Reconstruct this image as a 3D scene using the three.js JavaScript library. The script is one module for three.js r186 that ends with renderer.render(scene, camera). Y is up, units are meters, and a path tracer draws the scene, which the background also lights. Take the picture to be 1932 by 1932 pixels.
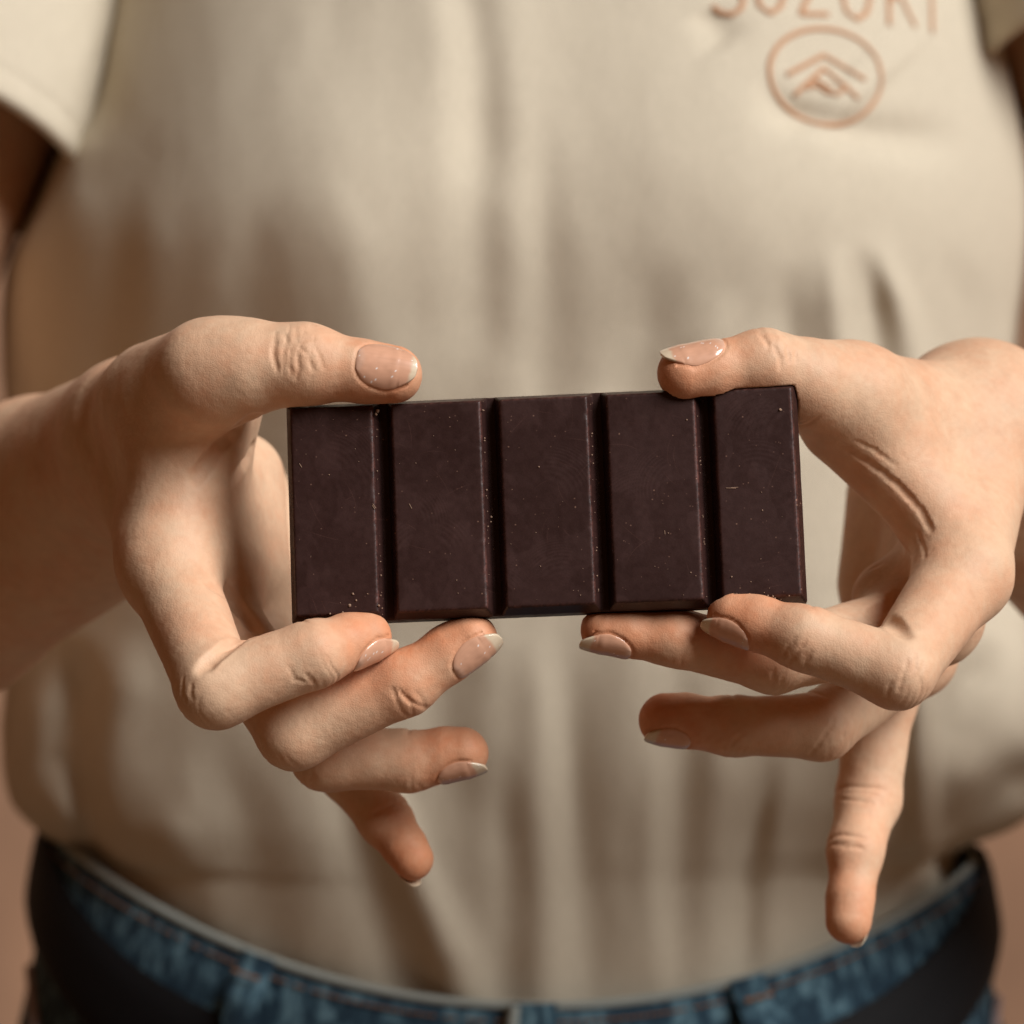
import * as THREE from 'three';
import { mergeGeometries } from 'three/addons/utils/BufferGeometryUtils.js';

// ------------------------------------------------------------------ camera, sky, sun, exposure
const EYE = 750, EYE_Y = 1.15;                 // mm from the lens to the bar; height of the lens in metres
const scene = new THREE.Scene();
const camera = new THREE.PerspectiveCamera(2 * Math.atan(120 / EYE) * 180 / Math.PI, 1, 0.05, 30);
camera.position.set(0, EYE_Y, EYE / 1000);
camera.lookAt(0, EYE_Y, 0);
camera.focus = 0.749;
camera.userData.fStop = 10;
const skyPixels = new Float32Array(16 * 8 * 4);
for (let i = 0; i < 128; i++) skyPixels.set([0.074, 0.025, 0.003, 1], i * 4);
const skyLight = new THREE.DataTexture(skyPixels, 16, 8, THREE.RGBAFormat, THREE.FloatType);
skyLight.mapping = THREE.EquirectangularReflectionMapping;
skyLight.needsUpdate = true;
scene.background = skyLight; scene.environment = skyLight;
const sun = new THREE.DirectionalLight(new THREE.Color().setRGB(1, 0.995, 0.98), 4.2);
const SUN = new THREE.Vector3(0.64, 0.61, 0.47).normalize();
sun.position.set(SUN.x * 2, EYE_Y + SUN.y * 2, SUN.z * 2);
sun.target.position.set(0, EYE_Y, -0.1);
sun.castShadow = true; sun.shadow.radius = 62; sun.shadow.mapSize.set(4096, 4096);
Object.assign(sun.shadow.camera, { left: -0.6, right: 0.6, top: 0.6, bottom: -0.6, near: 0.2, far: 5 });
sun.shadow.bias = -0.0004; sun.shadow.normalBias = 0.001;
scene.add(sun, sun.target);
const renderer = new THREE.WebGLRenderer({ antialias: true });
renderer.toneMapping = THREE.LinearToneMapping;
renderer.toneMappingExposure = 1.06;
renderer.shadowMap.enabled = true; renderer.shadowMap.type = THREE.PCFSoftShadowMap;

// ------------------------------------------------------------------ helpers
let seed = 20240611;
const rnd = () => { seed = (seed + 0x6D2B79F5) | 0; let t = Math.imul(seed ^ (seed >>> 15), 1 | seed); t = (t + Math.imul(t ^ (t >>> 7), 61 | t)) ^ t; return ((t ^ (t >>> 14)) >>> 0) / 4294967296; };
const clamp = (x, a, b) => x < a ? a : x > b ? b : x;
const mix = (a, b, t) => a + (b - a) * t;
const smooth = (a, b, x) => { const t = clamp((x - a) / (b - a), 0, 1); return t * t * (3 - 2 * t); };
const bell = (x, w) => Math.exp(-(x * x) / (w * w));
const hash = (x, y, z) => { let h = Math.imul(x, 374761393) ^ Math.imul(y, 668265263) ^ Math.imul(z, 2147483647 - 1234567); h = Math.imul(h ^ (h >>> 13), 1274126177); h ^= h >>> 16; return (h >>> 0) / 4294967296; };
function noise3(x, y, z) {
  const i = Math.floor(x), j = Math.floor(y), k = Math.floor(z);
  let u = x - i, v = y - j, w = z - k; u = u * u * (3 - 2 * u); v = v * v * (3 - 2 * v); w = w * w * (3 - 2 * w);
  const l = (a, b, t) => a + (b - a) * t;
  return l(l(l(hash(i, j, k), hash(i + 1, j, k), u), l(hash(i, j + 1, k), hash(i + 1, j + 1, k), u), v),
    l(l(hash(i, j, k + 1), hash(i + 1, j, k + 1), u), l(hash(i, j + 1, k + 1), hash(i + 1, j + 1, k + 1), u), v), w) * 2 - 1;
}
const fbm = (x, y, z, o = 4) => { let s = 0, a = 0.5; for (let i = 0; i < o; i++) { s += a * noise3(x, y, z); x = x * 2.03 + 7.1; y = y * 2.03 + 3.7; z = z * 2.03 + 1.3; a *= 0.5; } return s; };
const MM = 120 / 966;                          // mm on the bar's plane for one step of the 1932-step photo grid
const P = (px, py, z = 0) => { const f = MM * (EYE - z) / EYE; return [(px - 966) * f, (966 - py) * f, z]; };   // photo position + distance -> mm
const V = (a, b) => [a[0] - b[0], a[1] - b[1], a[2] - b[2]];
const add = (a, b, t = 1) => [a[0] + b[0] * t, a[1] + b[1] * t, a[2] + b[2] * t];
const dot = (a, b) => a[0] * b[0] + a[1] * b[1] + a[2] * b[2];
const cross = (a, b) => [a[1] * b[2] - a[2] * b[1], a[2] * b[0] - a[0] * b[2], a[0] * b[1] - a[1] * b[0]];
const unit = (a) => { const l = Math.hypot(...a) || 1; return [a[0] / l, a[1] / l, a[2] / l]; };
const ortho = (n, a) => unit(add(n, a, -dot(n, a)));
const W = (p) => new THREE.Vector3(p[0] / 1000, EYE_Y + p[1] / 1000, p[2] / 1000);   // mm -> world

function put(name, geo, mat, parent) {
  const m = new THREE.Mesh(geo, mat); m.name = name; m.castShadow = m.receiveShadow = true; parent.add(m); return m;
}
function thing(name, label, category) {
  const g = new THREE.Group(); g.name = name; g.userData = { label, category }; scene.add(g); return g;
}
// a sheet from a function (u, v) -> mm point, with an optional second skin so that it has thickness
function sheet(nu, nv, fn, { colors, closeU = false, flip = false, uv } = {}) {
  const pos = [], uvs = [], idx = [], col = [];
  for (let j = 0; j <= nv; j++) for (let i = 0; i <= nu; i++) {
    const u = i / nu, v = j / nv, p = fn(u, v);
    pos.push(p[0] / 1000, EYE_Y + p[1] / 1000, p[2] / 1000);
    const t = uv ? uv(u, v, p) : [p[0] / 1000, p[1] / 1000]; uvs.push(t[0], t[1]);
    if (colors) col.push(...colors(u, v, p));
  }
  for (let j = 0; j < nv; j++) for (let i = 0; i < nu; i++) {
    const a = j * (nu + 1) + i, b = a + 1, c = a + nu + 1, d = c + 1;
    flip ? idx.push(a, c, b, b, c, d) : idx.push(a, b, c, b, d, c);
  }
  const g = new THREE.BufferGeometry();
  g.setAttribute('position', new THREE.Float32BufferAttribute(pos, 3));
  g.setAttribute('uv', new THREE.Float32BufferAttribute(uvs, 2));
  if (colors) g.setAttribute('color', new THREE.Float32BufferAttribute(col, 3));
  g.setIndex(idx); g.computeVertexNormals();
  if (closeU) { const n = g.attributes.normal; for (let j = 0; j <= nv; j++) { const a = j * (nu + 1), b = a + nu; const s = new THREE.Vector3(n.getX(a) + n.getX(b), n.getY(a) + n.getY(b), n.getZ(a) + n.getZ(b)).normalize(); n.setXYZ(a, s.x, s.y, s.z); n.setXYZ(b, s.x, s.y, s.z); } }
  return g;
}
function dataTex(w, h, fn, srgb, repeat = true) {
  const d = new Uint8Array(w * h * 4);
  for (let y = 0; y < h; y++) for (let x = 0; x < w; x++) { const c = fn(x, y); const o = (y * w + x) * 4; for (let k = 0; k < 3; k++) d[o + k] = clamp(Math.round(c[k] * 255), 0, 255); d[o + 3] = 255; }
  const t = new THREE.DataTexture(d, w, h); t.magFilter = THREE.LinearFilter; t.minFilter = THREE.LinearMipmapLinearFilter; t.generateMipmaps = true;
  if (repeat) t.wrapS = t.wrapT = THREE.RepeatWrapping;
  if (srgb) t.colorSpace = THREE.SRGBColorSpace;
  t.needsUpdate = true; return t;
}
const lin = (r, g, b) => new THREE.Color().setRGB(r, g, b);

// ------------------------------------------------------------------ the place behind: wall and floor
//@BACK
{
  const wall = put('wall', new THREE.BoxGeometry(6, 3.2, 0.1), new THREE.MeshStandardMaterial({
    color: lin(0.42, 0.235, 0.14), roughness: 0.95,
    map: (() => { const t = dataTex(256, 256, (x, y) => { const n = 0.86 + 0.16 * fbm(x / 24, y / 24, 3, 4); return [n, n, n]; }, true); t.repeat.set(6, 3); return t; })(),
  }), scene);
  wall.position.set(0, 1.6, -1.75); wall.userData = { kind: 'structure', label: 'plain brown wall out of focus behind the person' };
  const floor = put('floor', new THREE.BoxGeometry(6, 0.1, 6), new THREE.MeshStandardMaterial({ color: lin(0.16, 0.10, 0.06), roughness: 0.8 }), scene);
  floor.position.set(0, -0.05, 0.4); floor.userData = { kind: 'structure', label: 'brown floor under the person' };
}

// ------------------------------------------------------------------ bar frame (mm), used by the fingers too
const BAR = (() => {
  const c = P(1028, 952, -5);
  const m = new THREE.Matrix4().makeRotationFromEuler(new THREE.Euler(-8.5 * Math.PI / 180, -2.2 * Math.PI / 180, 2.45 * Math.PI / 180, 'ZYX'));
  const x = new THREE.Vector3(), y = new THREE.Vector3(), z = new THREE.Vector3(); m.extractBasis(x, y, z);
  return { c, x: x.toArray(), y: y.toArray(), z: z.toArray(), w: 121.0, h: 52.2, d: 10.5, m };
})();
const barLocal = (p) => { const q = V(p, BAR.c); return [dot(q, BAR.x), dot(q, BAR.y), dot(q, BAR.z)]; };
const barPoint = (x, y, z) => add(add(add(BAR.c, BAR.x, x), BAR.y, y), BAR.z, z);
const DRAFT = 0.34, GROOVE = 4.2;               // slope of the walls, depth of the grooves
function barSdf(p) {                             // slab plus the drafted front block
  const q = barLocal(p), hd = BAR.d / 2;
  const zf = clamp((q[2] - (hd - GROOVE)) / GROOVE, 0, 1) * GROOVE * DRAFT;
  const dx = Math.abs(q[0]) - (BAR.w / 2 - zf), dy = Math.abs(q[1]) - (BAR.h / 2 - zf), dz = Math.abs(q[2]) - hd;
  return Math.max(dx, dy, dz);
}

// ------------------------------------------------------------------ solid modelling for the body
function sminN(list, k) {                        // smooth minimum of distances
  let d = list[0];
  for (let i = 1; i < list.length; i++) { const b = list[i], h = Math.max(k - Math.abs(d - b), 0) / k; d = Math.min(d, b) - h * h * k * 0.25; }
  return d;
}
const smin = (a, b, k) => { const h = Math.max(k - Math.abs(a - b), 0) / k; return Math.min(a, b) - h * h * k * 0.25; };
const smax = (a, b, k) => -smin(-a, -b, k);
class Cone {                                     // tapered capsule
  constructor(a, b, ra, rb) { this.a = a; this.b = b; this.ra = ra; this.rb = rb; this.ab = V(b, a); this.l2 = dot(this.ab, this.ab) || 1e-6; }
  d(x, y, z) {
    const px = x - this.a[0], py = y - this.a[1], pz = z - this.a[2], ab = this.ab;
    let t = (px * ab[0] + py * ab[1] + pz * ab[2]) / this.l2; t = t < 0 ? 0 : t > 1 ? 1 : t;
    const qx = px - ab[0] * t, qy = py - ab[1] * t, qz = pz - ab[2] * t;
    return Math.sqrt(qx * qx + qy * qy + qz * qz) - (this.ra + (this.rb - this.ra) * t);
  }
}
// body = { palm: {prims,k}, fingers: [{prims,k,join}], nails: [...], creases: [...] } for each hand
function chain(js) { const out = []; for (let i = 0; i + 1 < js.length; i++) out.push(new Cone(js[i].p, js[i + 1].p, js[i].r, js[i + 1].r)); return out; }
const J = (px, py, z, r) => ({ p: P(px, py, z), r });

function makeHand() { return { palm: [], palmK: 11, fingers: [], nails: [], creases: [] }; }
function finger(hand, spec) {
  const js = spec.j, n = js.length, tip = js[n - 1], dip = js[n - 2], pip = js[n - 3];
  const prims = chain(js);
  const a = unit(V(tip.p, dip.p)), nn = ortho(spec.n, a), s = cross(a, nn);
  // the pad of the last phalanx
  const mid = add(dip.p, V(tip.p, dip.p), 0.72);
  prims.push(new Cone(add(mid, nn, -tip.r * 0.16), add(tip.p, nn, -tip.r * 0.12), tip.r * 1.06, tip.r * 0.94));
    // nail
  const nl = { c: tip.p, a, n: nn, s, w: spec.nail[0], back: spec.nail[1], front: spec.nail[2], h: tip.r * (spec.nail[3] ?? 0.93), R: spec.nail[0] * (spec.nail[4] ?? 1.18), r: tip.r, tilt: spec.nail[5] ?? 0.03, free: spec.free ?? 3.0, slope: 0.85 * (dip.r - tip.r) / Math.hypot(...V(tip.p, dip.p)) };
  hand.nails.push(nl); hand.fingers.push({ prims, k: spec.k ?? 3, join: spec.join ?? 6, nail: nl });
  // wrinkles: over each joint on the back, flexion lines on the palm side
  const frame = (i) => { const ax = unit(V(js[i + 1].p, js[i - 1].p)); const d = ortho(spec.nj?.[i] ?? spec.n, ax); return { ax, d, s: cross(ax, d) }; };
  for (let i = 1; i < n - 1; i++) {
    const f = frame(i), big = i === n - 3 || (n === 3 && i === 1), r = js[i].r;
    const cnt = spec.wr?.[i] ?? (i === n - 2 ? 4 : 6), spread = (i === n - 2 ? 2.8 : 4.4) * r / 8;
    for (let c = 0; c < cnt; c++) hand.creases.push({ p: js[i].p, ...f, off: mix(-spread, spread, cnt > 1 ? c / (cnt - 1) : 0.5) + (rnd() - 0.5) * 0.9, depth: (0.05 + 0.13 * rnd()) * (spec.deep ?? 1), w: 0.42 + 0.2 * rnd(), at: (rnd() - 0.5) * 0.5, span: 0.55 + 0.5 * rnd(), seed: rnd() * 9, wob: 0.9, reach: r * 1.9 });
    hand.creases.push({ p: js[i].p, ...f, off: (spec.pal?.[i] ?? 0), depth: 0.42, w: 0.7, at: Math.PI, span: 1.25, seed: rnd() * 9, wob: 0.35, reach: r * 1.9 });
    hand.creases.push({ p: js[i].p, ...f, off: (spec.pal?.[i] ?? 0) + 1.8, depth: 0.18, w: 0.5, at: Math.PI, span: 1.0, seed: rnd() * 9, wob: 0.5, reach: r * 1.9 });
  }
}
const nailTaper = (nl, t) => 1 - 0.30 * smooth(-nl.back * 0.3, nl.front, t) ** 1.4 - 0.06 * (1 - smooth(-nl.back, 0, t));
function nailHeight(nl, t, s) {                  // height of the plate over the tip's centre, t along the finger, s across
  const th = clamp(s / nl.R, -1.35, 1.35);
  return nl.h - nl.slope * Math.min(t, 2) - nl.R * (1 - Math.cos(th)) - nl.tilt * Math.max(0, t + 2) * Math.max(0, t + 2) * 0.9 - 0.012 * (t + 2) * (t + 2);
}
function nailOutline(nl, t, s) {                 // signed distance (about) to the plate's outline
  const mid = (nl.front - nl.back) / 2, half = (nl.front + nl.back) / 2;
  const q = Math.abs(t - mid), e = 2.6;
  return (Math.pow(Math.pow(Math.abs(s) / (nl.w * nailTaper(nl, t)), e) + Math.pow(q / half, e + 0.6), 1 / e) - 1) * nl.w;
}
function prepare(hand, c, reach, bare) {               // only what matters near a block
  const near = (prims, slack) => prims.filter((q) => q.d(...c) < reach + slack);
  return {
    palm: near(hand.palm, hand.palmK + 20), palmK: hand.palmK,
    fingers: hand.fingers.map((f) => ({ prims: near(f.prims, f.join + 18), k: f.k, join: f.join, nail: bare || Math.hypot(...V(c, f.nail.c)) > 20 + reach ? null : f.nail })).filter((f) => f.prims.length),
    creases: hand.creases.filter((q) => Math.hypot(...V(c, q.p)) < q.reach + reach + 2),
    cuts: hand.cuts ? hand.cuts.filter((q) => q.d(...c) < reach + 6) : [],
    ridges: hand.ridges ? hand.ridges.filter((q) => q.d(...c) < reach + 14) : [],
    bar: hand.bar && Math.abs(barSdf(c)) < reach + 4,
  };
}
function cutNail(n, d, x, y, z) {                // bed and folds of the nail, sunk into its finger
  const rx = x - n.c[0], ry = y - n.c[1], rz = z - n.c[2];
  const v = rx * n.n[0] + ry * n.n[1] + rz * n.n[2]; if (v < 0 || v > n.h + 4) return d;
  const t = rx * n.a[0] + ry * n.a[1] + rz * n.a[2], s = rx * n.s[0] + ry * n.s[1] + rz * n.s[2], o = nailOutline(n, t, s);
  return o < 3 && t < n.front - n.free ? d + 0.30 * bell(o - 0.12, 0.45) : d;    // the groove round the plate
}
function evalHand(h, x, y, z) {
  let palm = 1e3;
  for (const q of h.palm) palm = palm > 900 ? q.d(x, y, z) : smin(palm, q.d(x, y, z), h.palmK);
  for (const q of h.ridges) palm = smin(palm, q.d(x, y, z), 4.5);
  let d = palm;
  for (const f of h.fingers) {
    let e = 1e3; for (const q of f.prims) { const v = q.d(x, y, z); e = e > 900 ? v : smin(e, v, f.k); }
    e = smin(palm, e, f.join);
    if (f.nail && e < 6 && e < d + 1) e = cutNail(f.nail, e, x, y, z);
    if (e < d) d = e;
  }
  if (d > 12 || d < -12) return d;
  for (const q of h.cuts) d = smax(d, -q.d(x, y, z), q.k);
  for (const q of h.creases) {
    const rx = x - q.p[0], ry = y - q.p[1], rz = z - q.p[2];
    if (rx * rx + ry * ry + rz * rz > q.reach * q.reach) continue;
    const t = rx * q.ax[0] + ry * q.ax[1] + rz * q.ax[2], u = rx * q.s[0] + ry * q.s[1] + rz * q.s[2], v = rx * q.d[0] + ry * q.d[1] + rz * q.d[2];
    let a = Math.atan2(u, v) - q.at; if (a > Math.PI) a -= 2 * Math.PI; if (a < -Math.PI) a += 2 * Math.PI;
    const win = 1 - smooth(q.span * 0.55, q.span, Math.abs(a)); if (win <= 0) continue;
    const tt = t - q.off - q.wob * (Math.sin(a * 2.3 + q.seed) * 0.6 + Math.sin(a * 5.1 + q.seed * 3) * 0.4);
    d += q.depth * win * bell(tt, q.w);
  }
  if (h.bar) d = smax(d, -(barSdf([x, y, z]) - 0.06), 0.5);
  d += 0.035 * noise3(x * 0.9, y * 0.9, z * 0.9) + 0.10 * noise3(x * 0.22, y * 0.22, z * 0.22);
  return d;
}
// sparse surface nets: sdfFor(centre, reach) -> f(x,y,z)
function mesh(lo, hi, cell, coarse, sdfFor, keep, iso = 0) {
  const B = 8, N = lo.map((l, i) => Math.ceil((hi[i] - l) / (cell * B))), nx = N[0] * B + 2, ny = N[1] * B + 2;
  const cells = new Map(), verts = [], norms = [], quads = [], half = cell * B * 0.8661 + cell, S = B + 1;
  const key = (i, j, k) => i + 1 + nx * (j + 1 + ny * (k + 1));
  const blocks = [];
  for (let bk = 0; bk < N[2]; bk++) for (let bj = 0; bj < N[1]; bj++) for (let bi = 0; bi < N[0]; bi++) {
    const c = [lo[0] + (bi + 0.5) * B * cell, lo[1] + (bj + 0.5) * B * cell, lo[2] + (bk + 0.5) * B * cell];
    if (keep && !keep(c, half)) continue;
    if (Math.abs(coarse(c[0], c[1], c[2]) - iso) > half * 1.1 + 3.5) continue;
    const f = sdfFor(c, half), val = new Float32Array(S * S * S);
    let mn = 1e9, mx = -1e9, o = 0;
    for (let k = 0; k < S; k++) for (let j = 0; j < S; j++) for (let i = 0; i < S; i++) { const d = f(lo[0] + (bi * B + i) * cell, lo[1] + (bj * B + j) * cell, lo[2] + (bk * B + k) * cell) - iso; val[o++] = d; if (d < mn) mn = d; if (d > mx) mx = d; }
    if (mn > 0 || mx < 0) continue;
    blocks.push([bi, bj, bk, val, f]);
    for (let k = 0; k < B; k++) for (let j = 0; j < B; j++) for (let i = 0; i < B; i++) {
      const at = i + S * (j + S * k);
      const v = [val[at], val[at + 1], val[at + S], val[at + S + 1], val[at + S * S], val[at + S * S + 1], val[at + S * S + S], val[at + S * S + S + 1]];
      let m = 0; for (let q = 0; q < 8; q++) if (v[q] < 0) m++;
      if (m === 0 || m === 8) continue;
      let sx = 0, sy = 0, sz = 0, cnt = 0;
      const edge = (p, q, ax) => { if ((v[p] < 0) !== (v[q] < 0)) { const t = v[p] / (v[p] - v[q]); sx += (p & 1) + (ax === 0 ? t : 0); sy += ((p >> 1) & 1) + (ax === 1 ? t : 0); sz += (p >> 2) + (ax === 2 ? t : 0); cnt++; } };
      edge(0, 1, 0); edge(2, 3, 0); edge(4, 5, 0); edge(6, 7, 0); edge(0, 2, 1); edge(1, 3, 1); edge(4, 6, 1); edge(5, 7, 1); edge(0, 4, 2); edge(1, 5, 2); edge(2, 6, 2); edge(3, 7, 2);
      const x = lo[0] + (bi * B + i + sx / cnt) * cell, y = lo[1] + (bj * B + j + sy / cnt) * cell, z = lo[2] + (bk * B + k + sz / cnt) * cell;
      const e = cell * 0.45, gx = f(x + e, y, z) - f(x - e, y, z), gy = f(x, y + e, z) - f(x, y - e, z), gz = f(x, y, z + e) - f(x, y, z - e), gl = Math.hypot(gx, gy, gz) || 1;
      cells.set(key(bi * B + i, bj * B + j, bk * B + k), verts.length / 3);
      verts.push(x, y, z); norms.push(gx / gl, gy / gl, gz / gl);
    }
  }
  const idx = [];
  for (const [bi, bj, bk, val] of blocks) for (let k = 0; k < B; k++) for (let j = 0; j < B; j++) for (let i = 0; i < B; i++) {
    const at = i + S * (j + S * k), a = val[at] < 0, I = bi * B + i, Jy = bj * B + j, K = bk * B + k;
    const quad = (c0, c1, c2, c3, flip) => { const q = [c0, c1, c2, c3].map((c) => cells.get(c)); if (q.some((x) => x === undefined)) return; flip ? idx.push(q[0], q[2], q[1], q[0], q[3], q[2]) : idx.push(q[0], q[1], q[2], q[0], q[2], q[3]); };
    if (a !== (val[at + 1] < 0)) quad(key(I, Jy, K), key(I, Jy - 1, K), key(I, Jy - 1, K - 1), key(I, Jy, K - 1), !a);
    if (a !== (val[at + S] < 0)) quad(key(I, Jy, K), key(I, Jy, K - 1), key(I - 1, Jy, K - 1), key(I - 1, Jy, K), !a);
    if (a !== (val[at + S * S] < 0)) quad(key(I, Jy, K), key(I - 1, Jy, K), key(I - 1, Jy - 1, K), key(I, Jy - 1, K), !a);
  }
  return { verts, norms, idx };
}
//@HANDS
// ---- hand on the photo's left side (the person's right hand)
const handA = makeHand(); handA.bar = true;
{
  const wr = P(262, 838, -72), wu = P(352, 930, -100);
  const mi = P(318, 1075, -22), mm = P(382, 1120, -40), mr = P(452, 1160, -58), mp = P(520, 1215, -74);
  const tm = P(400, 705, -13);
  handA.palm.push(
    new Cone(wr, mi, 14, 10.6), new Cone(add(wr, V(wu, wr), 0.35), mm, 14, 10.8), new Cone(add(wr, V(wu, wr), 0.7), mr, 14, 10.6), new Cone(wu, mp, 14, 10),
    new Cone(P(255, 796, -58), tm, 15.5, 10.2),                                     // thumb metacarpal
    new Cone(P(300, 880, -52), P(352, 800, -30), 12, 9.5),                          // muscle between thumb and index
    new Cone(P(452, 930, -92), P(505, 1090, -88), 13, 11.5),                        // heel of the palm, little-finger side
  );
  handA.palm.push(new Cone(P(300, 752, -40), tm, 11.5, 10), new Cone(P(335, 790, -32), P(330, 1010, -25), 10.5, 11));
  handA.palm.push(new Cone(P(405, 905, -50), P(418, 1065, -40), 10, 9.5), new Cone(P(455, 900, -66), P(470, 1085, -56), 11, 10), new Cone(P(395, 805, -30), P(372, 950, -36), 6.5, 9));
  handA.ridges = [new Cone(P(474, 772, -34), P(430, 900, -42), 2.8, 4)];
  handA.forearm = [new Cone(P(262, 838, -75), P(75, 936, -128), 22, 25), new Cone(P(300, 920, -96), P(-90, 1136, -150), 20, 26)];
  handA.elbow = [-256, -68, -238];
  finger(handA, { n: [0.0, 0.32, 0.95], free: 1.9, k: 5, join: 8, nail: [5.6, 8.2, 6.2, 0.97, 1.25, 0.012], wr: [0, 0, 7],
    j: [{ p: tm, r: 10.0 }, J(480, 691, -8, 9.7), J(575, 687, -6, 8.9), J(742, 706, -4, 5.8)] });
  finger(handA, { n: [0.25, -0.80, 0.56], nail: [4.7, 6.6, 6.6, 0.95, 1.15, 0.02], nj: { 1: [-0.75, -0.55, 0.35] },
    j: [{ p: mi, r: 10.6 }, J(408, 1298, 10, 9.1), J(592, 1234, 9, 7.6), J(690, 1205, 1, 5.7)] });
  finger(handA, { n: [0.38, -0.60, 0.70], nail: [4.8, 7.0, 6.6, 0.95, 1.15, 0.02], nj: { 1: [-0.4, -0.8, 0.4] },
    j: [{ p: mm, r: 10.4 }, J(556, 1382, -8, 8.6), J(762, 1290, -4, 7.4), J(888, 1209, -4, 5.9)] });
  finger(handA, { n: [0.05, -0.88, 0.46], nail: [4.6, 6.2, 6.0, 0.95, 1.15, 0.02], nj: { 1: [-0.5, -0.8, 0.3] },
    j: [{ p: mr, r: 10 }, J(616, 1424, -30, 8.5), J(772, 1436, -30, 7.2), J(872, 1423, -28, 5.8)] });
  finger(handA, { n: [-0.62, -0.30, -0.72], nail: [3.7, 5.2, 5.6, 0.95, 1.15, 0.02],
    j: [{ p: mp, r: 8.8 }, J(650, 1448, -58, 7.4), J(728, 1548, -50, 6.4), J(777, 1622, -44, 4.7)] });
}
// ---- hand on the photo's right side (the person's left hand)
const handB = makeHand(); handB.bar = true;
{
  const wr = P(1850, 800, -62), wu = P(1770, 900, -98);
  const mi = P(1818, 1085, -20), mm = P(1765, 1168, -40), mr = P(1725, 1235, -64), mp = P(1662, 1290, -86);
  const tm = P(1605, 748, -24);
  handB.palm.push(
    new Cone(wr, mi, 15, 10.6), new Cone(add(wr, V(wu, wr), 0.35), mm, 15, 10.6), new Cone(add(wr, V(wu, wr), 0.7), mr, 15, 10), new Cone(wu, mp, 15, 9.5),
    new Cone(P(1808, 805, -58), tm, 15, 11.8),
    new Cone(P(1790, 880, -48), P(1690, 830, -32), 12.5, 9),
    new Cone(P(1690, 930, -108), P(1668, 1100, -98), 13, 12),
    new Cone(P(1672, 1128, -44), P(1740, 1120, -42), 8.5, 10),
  );
  handB.palm.push(new Cone(P(1600, 800, -28), P(1745, 950, -27), 8, 9));
  handB.ridges = [new Cone(P(1560, 820, -28), P(1738, 985, -29), 3.6, 4)];
  handB.forearm = [new Cone(P(1850, 800, -66), P(2060, 900, -128), 21, 25), new Cone(P(1800, 900, -95), P(2080, 1040, -150), 20, 26)];
  handB.elbow = [284, -74, -262];
  finger(handB, { n: [-0.10, 0.90, 0.42], free: 2.6, k: 5, join: 8, nail: [5.5, 9.2, 6.2, 0.97, 1.2, 0.004], wr: [0, 0, 5],
    j: [{ p: tm, r: 12 }, J(1525, 722, -14, 9.6), J(1442, 686, -8, 7.4), J(1294, 702, -4, 5.7)] });
  finger(handB, { n: [-0.25, -0.78, 0.57], nail: [4.6, 6.4, 6.4, 0.95, 1.15, 0.02], nj: { 1: [0.6, -0.7, 0.4] },
    j: [{ p: mi, r: 10.8 }, J(1692, 1266, 10, 8.5), J(1515, 1203, 9, 7.2), J(1384, 1165, 3, 5.7)] });
  finger(handB, { n: [-0.20, -0.84, 0.50], nail: [4.5, 6.4, 6.0, 0.95, 1.15, 0.02],
    j: [{ p: mm, r: 10.2 }, J(1458, 1243, -13, 8.0), J(1272, 1203, -6, 6.6), J(1142, 1190, -5, 5.3)] });
  finger(handB, { n: [-0.05, -0.84, 0.54], nail: [4.4, 5.8, 5.4, 0.95, 1.15, 0.02],
    j: [{ p: mr, r: 9.6 }, J(1550, 1370, -34, 8.1), J(1380, 1370, -32, 7.0), J(1254, 1360, -28, 5.8)] });
  finger(handB, { n: [0.62, -0.10, -0.78], nail: [3.7, 5.2, 5.6, 0.95, 1.15, 0.02],
    j: [{ p: mp, r: 9.4 }, J(1638, 1508, -80, 8.2), J(1614, 1604, -68, 6.9), J(1602, 1738, -60, 5.2)] });
}
// skin lines, traced where they show: photo grid points, half width mm
function trace(hand, lists) {
  const h = prepare({ ...hand, palm: [...hand.palm, ...hand.forearm] }, [0, 0, 0], 1e6, true); h.creases = []; h.cuts = []; h.bar = false;
  const hit = (px, py) => { let z = 40; for (let i = 0; i < 90; i++) { const p = P(px, py, z), d = evalHand(h, ...p); if (d < 0.03) return p; z -= Math.max(0.05, d * 0.8); if (z < -170) return null; } return P(px, py, z); };
  hand.cuts = [];
  const nrm = (p) => { const e = 0.6; return unit([0, 1, 2].map((a) => { const u = [...p], v = [...p]; u[a] += e; v[a] -= e; return evalHand(h, ...u) - evalHand(h, ...v); })); };
  for (const [w, sink, ...pts] of lists) {
    const fine = []; for (let i = 0; i + 3 < pts.length; i += 2) for (let k = 0; k < 4; k++) fine.push([mix(pts[i], pts[i + 2], k / 4), mix(pts[i + 1], pts[i + 3], k / 4)]);
    fine.push(pts.slice(-2));
    const q = fine.map(([x, y]) => hit(x + (rnd() - 0.5) * 2.5, y + (rnd() - 0.5) * 2.5)), n = q.length - 1, taper = (i) => w * (0.35 + 0.65 * Math.sin(Math.PI * clamp(i / n, 0.06, 0.94)));
    for (let i = 0; i < n; i++) if (q[i] && q[i + 1] && Math.hypot(...V(q[i], q[i + 1])) < 8) { const R = Math.max(w, 0.75), dep = w > 0.8 ? 0.75 : w > 0.55 ? 0.55 : w > 0.42 ? 0.35 : 0.16, c = new Cone(add(q[i], nrm(q[i]), R - dep * taper(i)), add(q[i + 1], nrm(q[i + 1]), R - dep * taper(i + 1)), R, R); c.k = w > 0.8 ? 2.2 : w > 0.55 ? 0.9 : 0.5; hand.cuts.push(c); }
  }
}
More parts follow.
